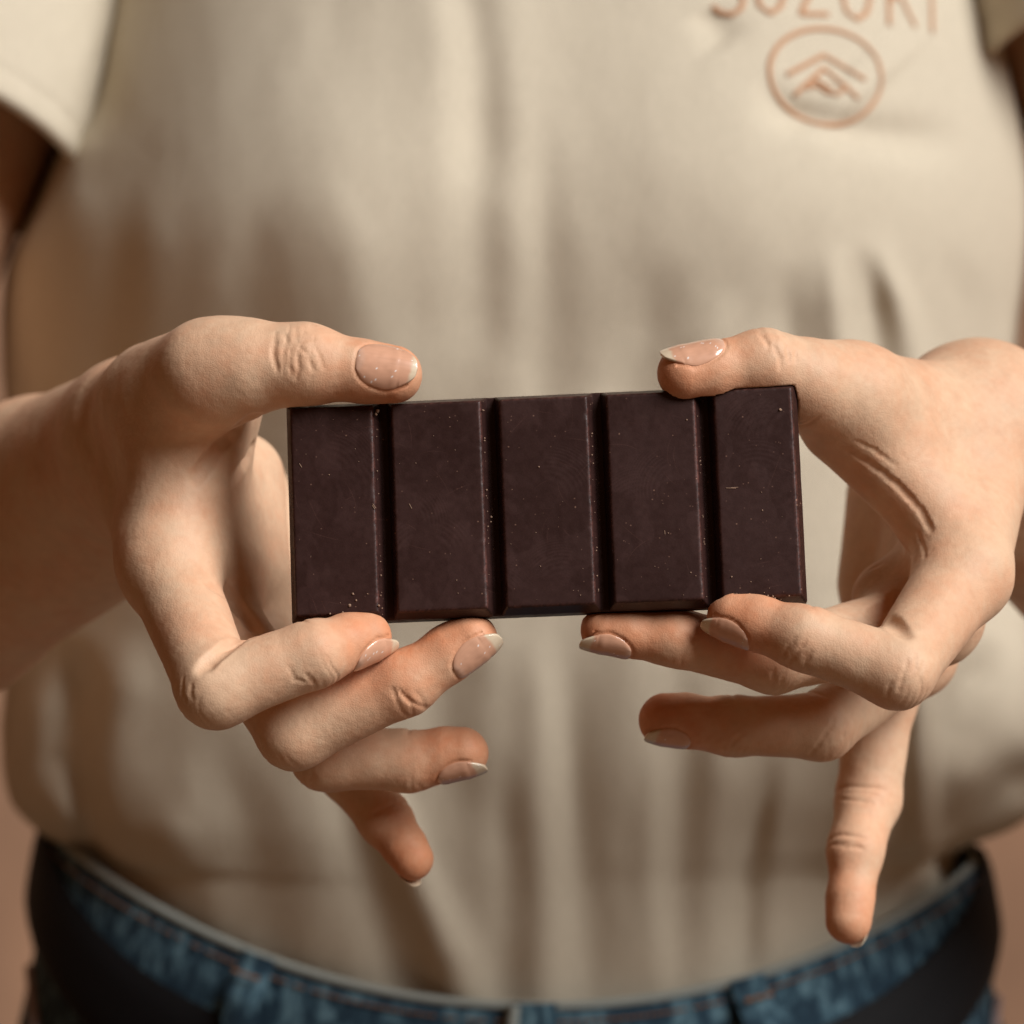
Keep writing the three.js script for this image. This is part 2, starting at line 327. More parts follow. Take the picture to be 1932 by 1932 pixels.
trace(handA, [
  [1.2, 0, 478, 786, 440, 817, 400, 864, 368, 904], [0.85, 0, 500, 800, 470, 860, 445, 905],
  [1.0, 0, 399, 1104, 433, 1127, 463, 1157, 484, 1189], [0.6, 0, 426, 1104, 448, 1131, 463, 1150], [0.9, 0, 380, 1259, 399, 1242, 433, 1216, 463, 1199],
  [0.5, 0, 520, 628, 515, 668, 525, 703], [0.35, 0, 537, 633, 550, 668], [0.38, 0, 555, 653, 565, 693, 560, 713], [0.35, 0, 575, 618, 565, 653, 580, 668], [0.32, 0, 595, 653, 610, 693], [0.3, 0, 545, 690, 552, 712], [0.3, 0, 585, 680, 592, 700], [0.28, 0, 535, 660, 560, 645, 590, 640],
  [0.38, 0, 546, 1259, 558, 1282, 577, 1289], [0.32, 0, 577, 1270, 588, 1289], [0.38, 0, 754, 1301, 765, 1319, 780, 1327], [0.3, 0, 740, 1300, 748, 1315],
  [0.35, 0, 346, 1278, 343, 1308, 350, 1325], [0.3, 0, 360, 1290, 362, 1320],
]);
trace(handB, [
  [0.62, 0, 1585, 838, 1612, 856, 1655, 884, 1700, 922, 1735, 962, 1756, 998], [0.5, 0, 1615, 832, 1650, 850, 1690, 878], [0.45, 0, 1732, 1008, 1740, 1030, 1746, 1052],
  [0.9, 0, 1645, 1162, 1667, 1143, 1703, 1116], [1.0, 0, 1649, 1158, 1685, 1174, 1707, 1197], [0.4, 0, 1460, 651, 1473, 678, 1471, 697], [0.3, 0, 1502, 662, 1500, 681], [0.3, 0, 1433, 629, 1452, 654], [0.28, 0, 1480, 640, 1490, 680],
  [0.4, 0, 1712, 1246, 1703, 1282, 1694, 1304], [0.35, 0, 1730, 1237, 1725, 1268], [0.3, 0, 1743, 1250, 1738, 1268], [0.3, 0, 1680, 1290, 1672, 1312],
  [0.4, 0, 1519, 1210, 1497, 1241, 1483, 1255], [0.32, 0, 1500, 1205, 1480, 1232], [0.3, 0, 1530, 1230, 1520, 1250], [0.35, 0, 1573, 1362, 1555, 1390, 1528, 1425], [0.32, 0, 1595, 1358, 1591, 1390], [0.32, 0, 1394, 1389, 1380, 1407],
  [0.35, 0, 1461, 1262, 1456, 1290], [0.3, 0, 1483, 1265, 1470, 1295], [0.55, 0, 1573, 1595, 1600, 1598, 1627, 1600], [0.5, 0, 1582, 1506, 1613, 1510, 1645, 1515], [0.35, 0, 1640, 1075, 1665, 1062], [0.3, 0, 1700, 1030, 1722, 1050],
]);
const RESKIN = 0.55; handA.cutAt = 92; handB.cutAt = 62;
function handMesh(hand, lo, hi) {
  const W0 = hand.forearm[0].a, axis = unit(V(hand.elbow, W0)), cutAt = hand.cutAt;
  const along = (p) => dot(V(p, W0), axis);
  const upper = [new Cone(hand.forearm[0].b, hand.elbow, 25, 36), new Cone(hand.forearm[1].b, hand.elbow, 26, 36)];
  const all = { ...hand, palm: [...hand.palm, ...hand.forearm, ...upper] };
  const full = prepare(all, [0, 0, 0], 1e6, true); full.creases = []; full.cuts = []; full.bar = false;
  const fine = mesh(lo, hi, RESKIN, (x, y, z) => evalHand(full, x, y, z), (c, r) => { const h = prepare(all, c, r * 1.0); return (x, y, z) => evalHand(h, x, y, z); }, (c, r) => along(c) < cutAt + r);
  const arm = [...hand.forearm, ...upper, new Cone(hand.elbow, hand.shoulder, 37, 46)];
  return { fine, arm, axis, W0, cutAt, along, all };
}
handA.shoulder = [-176, 200, -345]; handB.shoulder = [196, 200, -345];
const HA = handMesh(handA, [-225, -125, -225], [2, 60, 32]);
const HB = handMesh(handB, [14, -130, -225], [225, 60, 32]);
const person = thing('person', 'person in a cream shirt and blue jeans holding a chocolate bar in both hands', 'person');
const skinTex = (() => {
  const N = 512, pts = []; for (let i = 0; i < 900; i++) pts.push([rnd() * N, rnd() * N]);
  const G = 24, cellsz = N / G, grid = Array.from({ length: G * G }, () => []); pts.forEach((p) => grid[Math.floor(p[1] / cellsz) * G + Math.floor(p[0] / cellsz)].push(p));
  const cellLine = (x, y) => { let a = 1e9, b = 1e9; const gx = Math.floor(x / cellsz), gy = Math.floor(y / cellsz); for (let j = -1; j <= 1; j++) for (let i = -1; i <= 1; i++) { const ox = gx + i < 0 ? -N : gx + i >= G ? N : 0, oy = gy + j < 0 ? -N : gy + j >= G ? N : 0; for (const p of grid[((gy + j + G) % G) * G + (gx + i + G) % G]) { const d = Math.hypot(p[0] + ox - x, p[1] + oy - y); if (d < a) { b = a; a = d; } else if (d < b) b = d; } } return b - a; };
  return dataTex(N, N, (x, y) => { const v = 0.35 + 0.5 * smooth(0, 5, cellLine(x, y)) + 0.15 * hash(x >> 1, y >> 1, 7); return [v, v, v]; });
})();
const skinMat = new THREE.MeshPhysicalMaterial({ vertexColors: true, color: 0xffffff, bumpMap: skinTex, bumpScale: 0.00005, roughness: 0.55, specularIntensity: 0.55, sheen: 0.12, sheenRoughness: 0.6, sheenColor: lin(1, 0.7, 0.55) });
{
  // the rest of the arms and the trunk inside the clothes, in larger cells
  const trunk = [new Cone(handA.shoulder, handB.shoulder, 44, 44), new Cone([0, 170, -350], [0, -118, -356], 66, 66), new Cone([-58, -138, -356], [58, -138, -356], 54, 54)];
  const rest = [...HA.arm, ...HB.arm, ...trunk];
  const rd = (x, y, z) => { let d = 1e3; for (const q of rest) { const v = q.d(x, y, z); d = d > 900 ? v : smin(d, v, 11); } return d; };
  const HAx = (p) => HA.along(p) > HA.cutAt - 12 || Math.abs(p[0] - HA.W0[0]) > 400 || p[2] < -170, HBx = (p) => HB.along(p) > HB.cutAt - 12 || p[2] < -170;
  const coarse = mesh([-330, -250, -440], [330, 262, -60], 3.2, rd, () => rd, null, -0.15);
  const geoOf = (m, keepV) => {
    const idx = keepV ? (() => { const out = []; for (let i = 0; i < m.idx.length; i += 3) if (keepV(m.idx[i]) && keepV(m.idx[i + 1]) && keepV(m.idx[i + 2])) out.push(m.idx[i], m.idx[i + 1], m.idx[i + 2]); return out; })() : m.idx;
    const n = m.verts.length / 3, pos = new Float32Array(n * 3), col = new Float32Array(n * 3);
    for (let i = 0; i < n; i++) {
      const x = m.verts[i * 3], y = m.verts[i * 3 + 1], z = m.verts[i * 3 + 2];
      pos[i * 3] = x / 1000; pos[i * 3 + 1] = EYE_Y + y / 1000; pos[i * 3 + 2] = z / 1000;
      // blood under the skin: patchy, redder at fingertips and knuckles
      let red = 0.12 + 0.35 * fbm(x * 0.11, y * 0.11, z * 0.11, 4) + 0.10 * noise3(x * 0.8, y * 0.8, z * 0.8);
      for (const h of [handA, handB]) { for (const nl of h.nails) { const q = Math.hypot(x - nl.c[0], y - nl.c[1], z - nl.c[2]); if (q < 28) red += 0.62 * (1 - smooth(1, 25, q + 5 * fbm(x * 0.25, y * 0.25, z * 0.25, 2))); } }
      red = clamp(red, 0, 1);
      const t = 1 + 0.05 * noise3(x * 0.35, y * 0.35, z * 0.35) + 0.035 * noise3(x * 1.4, y * 1.4, z * 1.4);
      col[i * 3] = mix(0.70, 0.66, red) * t; col[i * 3 + 1] = mix(0.465, 0.24, red) * t; col[i * 3 + 2] = mix(0.305, 0.11, red) * t;
    }
    // one flat projection per triangle for the fine skin relief; corners are doubled where the projection changes
    const P2 = [], N2 = [], C2 = [], U2 = [], I2 = new Uint32Array(idx.length), seen = new Map(), nm = m.norms;
    for (let t = 0; t < idx.length; t += 3) {
      let ax = 0, ay = 0, az = 0; for (let k = 0; k < 3; k++) { const o = idx[t + k] * 3; ax += nm[o]; ay += nm[o + 1]; az += nm[o + 2]; }
      ax = Math.abs(ax); ay = Math.abs(ay); az = Math.abs(az); const axis = az >= ax && az >= ay ? 0 : ax >= ay ? 1 : 2;
      for (let k = 0; k < 3; k++) {
        const v = idx[t + k], key = v * 3 + axis; let q = seen.get(key);
        if (q === undefined) { q = P2.length / 3; seen.set(key, q); const o = v * 3, x = m.verts[o], y = m.verts[o + 1], z = m.verts[o + 2]; P2.push(pos[o], pos[o + 1], pos[o + 2]); N2.push(nm[o], nm[o + 1], nm[o + 2]); C2.push(col[o], col[o + 1], col[o + 2]); const [a, b] = axis === 0 ? [x, y] : axis === 1 ? [z + 7, y] : [x, z + 5]; U2.push(a / 20, b / 20); }
        I2[t + k] = q;
      }
    }
    const g = new THREE.BufferGeometry();
    g.setAttribute('position', new THREE.Float32BufferAttribute(P2, 3)); g.setAttribute('normal', new THREE.Float32BufferAttribute(N2, 3)); g.setAttribute('color', new THREE.Float32BufferAttribute(C2, 3)); g.setAttribute('uv', new THREE.Float32BufferAttribute(U2, 2));
    g.setIndex(new THREE.BufferAttribute(I2, 1)); return g;
  };
  const vert = (m, i) => [m.verts[i * 3], m.verts[i * 3 + 1], m.verts[i * 3 + 2]];
  const parts = [
    geoOf(HA.fine, (i) => HA.along(vert(HA.fine, i)) < HA.cutAt), geoOf(HB.fine, (i) => HB.along(vert(HB.fine, i)) < HB.cutAt),
    geoOf(coarse, (i) => { const p = vert(coarse, i); return p[0] < 0 ? HAx(p) : HBx(p); }),
  ];
  const body = put('body', mergeGeometries(parts), skinMat, person);
  console.log('body triangles', body.geometry.index.count / 3);
}
// fingernails
const nailMat = new THREE.MeshPhysicalMaterial({ vertexColors: true, roughness: 0.32, clearcoat: 0.9, clearcoatRoughness: 0.12, specularIntensity: 0.6 });
function addNail(hand, nl) {
  const nu = 48, nv = 32, mid = (nl.front - nl.back) / 2, half = (nl.front + nl.back) / 2, th = 0.45, e = 2.6;
  const bare = prepare({ ...hand, bar: false, fingers: hand.fingers.filter((f) => f.nail === nl), ridges: [], palm: [] }, nl.c, 14, true); bare.creases = []; bare.cuts = [];
  const at = (t, s, v) => add(add(add(nl.c, nl.a, t), nl.s, s), nl.n, v);
  const rise = (t, s) => { let v = nl.r * 1.9; for (let i = 0; i < 60; i++) { const d = evalHand(bare, ...at(t, s, v)); if (d < 0.01) break; v -= Math.max(0.01, d * 0.7); if (v < -2) break; } return v; };
  const t0 = nl.r * 0.35, slopeAt = (s) => clamp((rise(t0, s) - rise(t0 - 1, s)), -0.3, 0.02);
  const height = (t, s) => t <= t0 ? rise(t, s) : rise(t0, s) + slopeAt(0) * (t - t0) - 0.012 * (t - t0) ** 2 + 0.04 * (t - t0);
  const pos = [], col = [], idx = [], sd = rnd() * 50;
  for (const side of [0, 1]) for (let j = 0; j <= nv; j++) for (let i = 0; i <= nu; i++) {
    const u = i / nu * 2 - 1, v = j / nv * 2 - 1, sx = Math.sign(u) * Math.pow(Math.abs(u), 0.8);
    const w = nl.w * nailTaper(nl, mid + half * sx) * Math.pow(Math.max(0, 1 - Math.pow(Math.abs(sx), e + 0.6)), 1 / e);
    const t = mid + half * sx, s = w * v, rim = Math.max(Math.abs(v) ** 6, u < 0 ? (-u) ** 8 : 0);
    const p = at(t, s, height(t, s) + 0.26 - 0.42 * rim * (t < t0 ? 1 : 0.3) - (side ? th : 0));
    pos.push(p[0] / 1000, EYE_Y + p[1] / 1000, p[2] / 1000);
    const free = smooth(nl.front - nl.free, nl.front - nl.free + 0.9, t + 0.16 * s * s / nl.w + 0.25 * noise3(s, t, sd)), lun = 1 - smooth(-nl.back + 1.2, -nl.back + 2.8, t + s * s * 0.12);
    const streak = 1 + 0.05 * noise3(s * 4, t * 0.4, sd) + 0.04 * noise3(s, t, sd);
    let c = [mix(mix(0.66, 0.68, lun), 0.70, free), mix(mix(0.36, 0.41, lun), 0.57, free), mix(mix(0.235, 0.29, lun), 0.41, free)].map((q) => q * streak);
    if (!side && rnd() < 0.006 && Math.abs(v) < 0.9) c = [0.95, 0.93, 0.9];
    col.push(...c);
  }
  const per = (nu + 1) * (nv + 1);
  for (const side of [0, 1]) for (let j = 0; j < nv; j++) for (let i = 0; i < nu; i++) { const a = side * per + j * (nu + 1) + i, b = a + 1, c = a + nu + 1, d = c + 1; side ? idx.push(a, c, b, b, c, d) : idx.push(a, b, c, b, d, c); }
  for (let i = 0; i < nu; i++) for (const j of [0, nv]) { const a = j * (nu + 1) + i, b = a + 1, c = a + per, d = b + per; j ? idx.push(a, b, c, b, d, c) : idx.push(a, c, b, b, c, d); }
  const g = new THREE.BufferGeometry(); g.setAttribute('position', new THREE.Float32BufferAttribute(pos, 3)); g.setAttribute('color', new THREE.Float32BufferAttribute(col, 3)); g.setIndex(idx); g.computeVertexNormals();
  put('fingernail', g, nailMat, person);
}
for (const h of [handA, handB]) for (const nl of h.nails) addNail(h, nl);

// ------------------------------------------------------------------ shirt
//@SHIRT
const curve = (pts, x) => {                      // smooth curve through [x, y] points, x falling or rising
  const n = pts.length, up = pts[n - 1][0] > pts[0][0]; let i = 0;
  while (i < n - 2 && (up ? x > pts[i + 1][0] : x < pts[i + 1][0])) i++;
  const p0 = pts[Math.max(0, i - 1)], p1 = pts[i], p2 = pts[i + 1], p3 = pts[Math.min(n - 1, i + 2)];
  const t = clamp((x - p1[0]) / (p2[0] - p1[0]), 0, 1), h = p2[0] - p1[0];
  const m1 = p0 === p1 ? (p2[1] - p1[1]) / h : (p2[1] - p0[1]) / (p2[0] - p0[0]), m2 = p3 === p2 ? (p2[1] - p1[1]) / h : (p3[1] - p1[1]) / (p3[0] - p1[0]);
  const t2 = t * t, t3 = t2 * t;
  return (2 * t3 - 3 * t2 + 1) * p1[1] + (t3 - 2 * t2 + t) * h * m1 + (-2 * t3 + 3 * t2) * p2[1] + (t3 - t2) * h * m2;
};
const sideL = [[230, -112], [150, -132], [125, -140], [100, -150], [75, -161], [30, -161], [-30, -160], [-70, -163], [-92, -160], [-104, -148], [-110, -140], [-170, -139]];
const sideR = [[230, 125], [165, 152], [145, 158], [120, 163], [90, 165], [40, 160], [0, 164], [-50, 175], [-84, 176], [-98, 164], [-109, 143], [-170, 142]];
const frontZ = [[230, -205], [170, -174], [120, -154], [85, -146], [45, -148], [0, -155], [-50, -165], [-95, -172], [-125, -177], [-142, -181], [-170, -187]];
const SC = MM * 1.22;                            // mm per photo step at the shirt's front
const sx = (px) => (px - 966) * SC, sy = (py) => (966 - py) * SC;
const folds = [                                  // soft folds of the cloth: from, to (photo grid), height mm, width mm
  [880, -40, 898, 300, -2.6, 8], [898, 200, 918, 700, -2.4, 9], [835, -20, 850, 500, 1.6, 10], [955, -40, 965, 420, 1.6, 8], [962, 380, 950, 800, 1.8, 8], [1010, 250, 1030, 900, -1.6, 7],
  [1230, 560, 1190, 860, -2.5, 10], [1360, 600, 1330, 820, 2, 8], [1490, 560, 1480, 800, -3.5, 6], [1565, 520, 1605, 780, 4, 5], [1635, 540, 1670, 780, -3.5, 5], [1665, 500, 1745, 780, 4, 5], [1800, 520, 1850, 760, -2, 7],
  [1480, 225, 1760, 275, -4.2, 5], [1440, 170, 1500, 245, -2.5, 5], [1330, 30, 1360, 90, -3, 5], [1380, 40, 1700, 60, 1.2, 9], [1600, 140, 1640, 180, 2.4, 15],
  [700, 1440, 880, 1900, 4.2, 6], [640, 1500, 790, 1930, -2.5, 7], [1010, 1250, 1030, 1900, 3.2, 8], [1075, 1350, 1100, 1900, -3, 7], [1180, 1150, 1200, 1850, 2, 10], [1290, 1300, 1275, 1860, -2.2, 8], [1345, 1380, 1335, 1840, 3.4, 8], [1440, 1500, 1395, 1840, -4, 4.5], [1480, 1480, 1430, 1820, 2.4, 6],
  [1742, 1270, 1730, 1660, 6.5, 4], [1700, 1300, 1690, 1640, -2.2, 5], [1775, 1300, 1770, 1620, -2, 6], [1785, 1610, 1960, 1455, -11, 7], [1800, 1500, 1960, 1380, 4, 9], [1850, 1640, 1960, 1530, 4, 7],
  [140, 1260, 138, 1480, -9, 7], [138, 1460, 185, 1650, -8, 4.5], [75, 1300, 80, 1500, 3, 8], [230, 1250, 170, 1480, 3, 9], [330, 1560, 420, 1760, 1.5, 8], [560, 1300, 600, 1800, 1.6, 14],
  [1560, 1180, 1600, 1420, 2.2, 8], [1850, 1240, 1800, 1420, -4, 8], [1620, 1420, 1640, 1640, 2, 7], [930, 1180, 940, 1500, 1.8, 9], [820, 1200, 850, 1560, -1.6, 9], [1130, 780, 1140, 1000, 1.6, 9], [420, 1420, 520, 1800, -1.8, 9], [1230, 1480, 1240, 1880, 2.2, 5], [960, 1500, 965, 1900, -2, 6],
  [160, 160, 120, 420, 3.5, 6], [235, 420, 190, 800, -2.2, 8], [300, 400, 260, 760, 1.5, 9], [490, 440, 470, 700, -1.4, 8], [640, 420, 720, 760, 1.6, 10], [170, 60, 175, 240, -4, 6],
].map(([a, b, c, d, h, w]) => ({ a: [sx(a), sy(b)], b: [sx(c), sy(d)], h, w }));
function foldHeight(x, y) {
  let s = 0;
  for (const f of folds) {
    const dx = f.b[0] - f.a[0], dy = f.b[1] - f.a[1], L = Math.hypot(dx, dy), t = ((x - f.a[0]) * dx + (y - f.a[1]) * dy) / (L * L);
    if (t < -0.35 || t > 1.35) continue;
    const wob = 1.3 * Math.sin(t * 5 + f.a[0]) * f.w * 0.12, off = ((x - f.a[0]) * dy - (y - f.a[1]) * dx) / L + wob;
    s += f.h * bell(off, f.w * (0.8 + 0.5 * clamp(t, 0, 1))) * smooth(-0.3, 0.25, t) * (1 - smooth(0.75, 1.3, t));
  }
  return s;
}
function shirtFront(x, y) {                      // forward push of the cloth over the plain trunk, mm
  let z = 16 * bell(x + 62, 54) * bell(y - 84, 58) + 14 * bell(x - 74, 52) * bell(y - 92, 54);
  z += foldHeight(x, y) + 2.4 * fbm(x * 0.022, y * 0.009, 5.3, 3) + 0.8 * fbm(x * 0.06, y * 0.03, 9.1, 3);
  return z;
}
const ZC = -280, BACK = -62, SIZE = 1.06;      // the trunk is laid out 280 mm back, then set as far off and as large as the arms' reach asks
const trunk = (p) => [p[0] * SIZE, p[1] * SIZE, (p[2] - ZC) * SIZE + ZC + BACK];
function shirtPoint(u, y) {                      // u: angle from the front, negative to the photo's left
  const s = Math.sin(u), c = Math.cos(u), a = s < 0 ? -curve(sideL, y) : curve(sideR, y);
  const zf = curve(frontZ, y), b = c > 0 ? zf - ZC : 105;
  const e = 0.98, x = a * Math.sign(s) * Math.pow(Math.abs(s), 0.97);
  let z = ZC + b * Math.sign(c) * Math.pow(Math.abs(c), e);
  { const k = 1.22 * EYE / (EYE - z); z += shirtFront(x * k, y * k) * smooth(-0.05, 0.45, c); }
  const side = (1 - smooth(0.1, 0.55, Math.abs(c))) * 1.6 * fbm(y * 0.03, s * 2, 4.4, 3);
  return [x + Math.sign(s) * side, y, z];
}
const surfaceAt = (x, y) => {                    // shirt point right at (x, y) on the front, with its normal
  const solve = (xx, yy) => { let lo = -1.4, hi = 1.4; for (let i = 0; i < 40; i++) { const m = (lo + hi) / 2; shirtPoint(m, yy)[0] < xx ? lo = m : hi = m; } return shirtPoint((lo + hi) / 2, yy); };
  const p = solve(x, y), px = solve(x + 0.7, y), py = solve(x, y + 0.7);
  return { p, n: unit(cross(V(px, p), V(py, p))) };
};
const weave = (() => { const f = (x, y) => { const k = ((x + y) % 8) / 8, a = 0.5 + 0.5 * Math.sin(k * 2 * Math.PI), n = hash(x, y, 3); return 0.62 + 0.25 * a + 0.13 * n; }; return { bump: dataTex(256, 256, (x, y) => { const v = f(x, y); return [v, v, v]; }), map: dataTex(512, 512, (x, y) => { const v = 0.93 + 0.05 * (hash(x, y, 8) - 0.5) + 0.085 * Math.sin((x + y) * Math.PI / 4) + 0.05 * hash(x >> 1, y >> 4, 5) - 0.025; return [v, v * 0.995, v * 0.985]; }, true) }; })();
weave.bump.repeat.set(26, 26); weave.map.repeat.set(13, 13);
const shirtMat = new THREE.MeshPhysicalMaterial({ color: lin(0.68, 0.605, 0.48), map: weave.map, bumpMap: weave.bump, bumpScale: 0.0005, roughness: 0.93, specularIntensity: 0.25, side: THREE.DoubleSide });
const shirt = put('shirt', sheet(520, 380, (u, v) => trunk(shirtPoint((u - 0.5) * 2 * Math.PI, mix(228, -168, v))), { closeU: true, flip: true, uv: (u, v) => [u * 1.0, -v * 0.4] }), shirtMat, person);
for (const [h, hemY, r0, sway] of [[handA, 120, 60, 0], [handB, 156, 60, 0]]) {
  const S = add(h.shoulder, [0, 34, 0]), E = h.elbow, ax = unit(V(E, h.shoulder)), n0 = ortho([0, 0, 1], ax), s0 = cross(n0, ax);
  const len = (S[1] - hemY) / -ax[1];
  put('sleeve', sheet(160, 70, (u, v) => {
    const th = u * 2 * Math.PI, t = v < 0.9 ? v / 0.9 * len : len - (v - 0.9) / 0.1 * 12, turn = v >= 0.9 ? -2.2 : 0;
    const c = add(add(S, ax, t), [(S[0] < 0 ? 1 : -1) * mix(6, 14, clamp(t / len, 0, 1)), 0, 8]);
    const r = mix(50, r0, smooth(0, 1, t / len)) + turn + 1.8 * fbm(Math.cos(th) * 2, Math.sin(th) * 2 + t * 0.02, 2.2, 3) + 1.3 * Math.sin(th * 3 + t * 0.04) - (Math.abs(t - len + 11) < 0.9 && !turn ? 0.7 : 0);
    return add(add(c, n0, Math.cos(th) * r), s0, Math.sin(th) * r * 1.02);
  }, { closeU: true, uv: (u, v) => [u * 0.36, v * 0.12], flip: true }), shirtMat, shirt);
}
// stitched lettering and emblem on the chest
const threadMat = new THREE.MeshStandardMaterial({ color: lin(0.50, 0.27, 0.15), roughness: 0.85 });
function stroke(name, pts, w, parent = shirt) {   // a flat raised band along photo-grid points, laid on the cloth
  const fine = []; for (let i = 0; i + 1 < pts.length; i++) { const n = Math.max(2, Math.ceil(Math.hypot(pts[i + 1][0] - pts[i][0], pts[i + 1][1] - pts[i][1]) / 6)); for (let k = 0; k < n; k++) fine.push([mix(pts[i][0], pts[i + 1][0], k / n), mix(pts[i][1], pts[i + 1][1], k / n)]); }
  fine.push(pts[pts.length - 1]);
  const n = fine.length - 1, at = fine.map(([px, py]) => { let q = surfaceAt(sx(px), sy(py)); const f = (EYE - q.p[2]) / EYE * MM; return surfaceAt((px - 966) * f, (966 - py) * f); });
  const g = sheet(n, 4, (u, v) => {
    const i = Math.round(u * n), a = at[Math.max(0, i - 1)].p, b = at[Math.min(n, i + 1)].p, q = at[i], d = unit(V(b, a)), s = unit(cross(q.n, d)), e = v * 2 - 1;
    return trunk(add(add(q.p, s, e * w / 2), q.n, 0.35 + 0.45 * (1 - e * e)));
  });
  return put(name, g, threadMat, parent);
}
const glyph = {
  hook: [[66, 12], [52, 2], [34, 0], [14, 6], [6, 24], [14, 44], [34, 54], [54, 64], [64, 82], [58, 100], [40, 110], [18, 106], [4, 94]],
  cup: [[4, 0], [4, 70], [10, 96], [30, 110], [50, 96], [56, 70], [56, 0]],
  zag: [[4, 0], [56, 0], [4, 108], [58, 108]],
  post: [[6, 0], [6, 110]], arm: [[54, 0], [8, 62], [26, 44], [58, 110]],
};
const lay = (pts, x, y, tilt = 0) => pts.map(([a, b]) => [x + a * 0.98, y - 110 + b + tilt * a]);
stroke('letter', lay(glyph.hook, 1340, 28), 1.7); stroke('letter', lay(glyph.cup, 1424, 26), 1.7); stroke('letter', lay(glyph.zag, 1506, 28), 1.7); stroke('letter', lay(glyph.cup, 1588, 35), 1.7);
{ const k = stroke('letter', lay(glyph.post, 1674, 45), 1.7); stroke('letter_arm', lay(glyph.arm, 1674, 47), 1.7, shirt).name = 'letter'; }
stroke('letter', lay(glyph.post, 1758, 56), 1.7);
{
  const ring = []; for (let i = 0; i <= 48; i++) { const a = i / 48 * 2 * Math.PI; ring.push([1557 + 106 * Math.sin(a) + 3 * Math.sin(2 * a), 145 - 91 * Math.cos(a) + 6 * Math.sin(a)]); }
  stroke('emblem_ring', ring, 1.55);
  stroke('emblem_peak', [[1484, 142], [1554, 104], [1632, 150]], 1.5);
  stroke('emblem_peak', [[1498, 180], [1554, 129], [1618, 185]], 1.5);
  stroke('emblem_peak', [[1524, 168], [1536, 160], [1562, 176], [1580, 178], [1598, 162]], 1.3);
  stroke('emblem_peak', [[1534, 148], [1570, 170]], 1.3);
}

// ------------------------------------------------------------------ jeans and belt
const denim = (() => {
  const w = 512;
  const map = dataTex(w, w, (x, y) => {
    const tw = 0.5 + 0.5 * Math.sin((x + 2 * y) * Math.PI / 3), n = fbm(x / 14, y / 26, 1.7, 5), blot = smooth(-0.25, 0.5, n + 0.25 * (hash(x >> 1, y >> 3, 4) - 0.5));
    const f = clamp(0.06 + 0.42 * blot + 0.16 * tw * (0.3 + blot), 0, 1);
    return [mix(0.04, 0.60, f), mix(0.15, 0.74, f), mix(0.22, 0.78, f)];
  }, true);
  map.repeat.set(9, 9); return map;
})();
const denimMat = new THREE.MeshStandardMaterial({ map: denim, color: lin(0.85, 0.85, 0.85), roughness: 0.92, side: THREE.DoubleSide });
const edgeMat = new THREE.MeshStandardMaterial({ color: lin(0.30, 0.33, 0.31), map: weave.map, roughness: 0.95, side: THREE.DoubleSide });
const stitchMat = new THREE.MeshStandardMaterial({ color: lin(0.22, 0.10, 0.04), roughness: 0.8 });
const beltMat = new THREE.MeshPhysicalMaterial({ color: lin(0.006, 0.006, 0.007), roughness: 0.7, specularIntensity: 0.3, side: THREE.DoubleSide });
function waist(u, down, out = 0) {                // u: angle from the front; down: mm below the top edge
  const s = Math.sin(u), c = Math.cos(u), top = c > 0 ? mix(-104, -142.5, Math.pow(c, 2.3)) : mix(-105, -92, -c);
  const flare = 0.16 * down + 0.0006 * down * down, a = (s < 0 ? 145 : 146) + flare + out, b = (c > 0 ? 103 : 105) + flare + out;
  return trunk([a * Math.sign(s) * Math.pow(Math.abs(s), 0.95), top - down - 5 * s, -279 + b * Math.sign(c) * Math.pow(Math.abs(c), 0.9)]);
}
const around = (u0, u1, d0, d1, o, bulge = 0, nu = 200, nv = 8) => sheet(nu, nv, (u, v) => { const w = mix(u0, u1, u), q = typeof d0 === 'function' ? d0(w) : d0, e = typeof d1 === 'function' ? d1(w) : d1; return waist(w, mix(q, e, v), o + bulge * (1 - (2 * v - 1) ** 4)); }, { flip: true, uv: (u, v, p) => [mix(u0, u1, u) * 0.15, p[1] / 1000] });
const jeans = put('jeans', sheet(220, 60, (u, v) => { const w = (u - 0.5) * 2 * Math.PI, d = 30 + v * 190; const p = waist(w, d, 1.2 * fbm(w * 6, d * 0.03, 2, 3)); return p; }, { flip: true, uv: (u, v, p) => [u * 0.95, p[1] / 1000], closeU: true }), denimMat, person);
put('waistband', around(-Math.PI, Math.PI, 1.5, 36, 1.6, 1.4), denimMat, jeans);
put('waistband_edge', (() => { const pts = []; for (let i = 0; i < 180; i++) { const u = i / 180 * 2 * Math.PI; pts.push(W(waist(u, 0.2, 1.4))); } return new THREE.TubeGeometry(new THREE.CatmullRomCurve3(pts, true), 360, 0.0015, 8, true); })(), edgeMat, jeans);
{ // stitches along the band
  const gs = [];
  for (let i = 0; i < 260; i++) { if (rnd() < 0.12) continue; const u0 = -1.7 + i * 3.4 / 260, u1 = u0 + 3.4 / 260 * 0.7, a = W(waist(u0, 4.4, 3.2)), b = W(waist(u1, 4.4, 3.2)); gs.push(new THREE.TubeGeometry(new THREE.LineCurve3(a, b), 1, 0.0004, 5)); }
  const st = put('stitching', mergeGeometries(gs), stitchMat, jeans); st.userData.kind = 'stuff';
}
const beltTop = (w) => { const c = Math.max(0, Math.cos(w)); return mix(-1.5, 19, smooth(0.05, 0.85, c)); }, beltLow = (w) => beltTop(w) + 27;
const belt = put('belt', around(-Math.PI, Math.PI, beltTop, beltLow, 5.2, 1.6), beltMat, person);
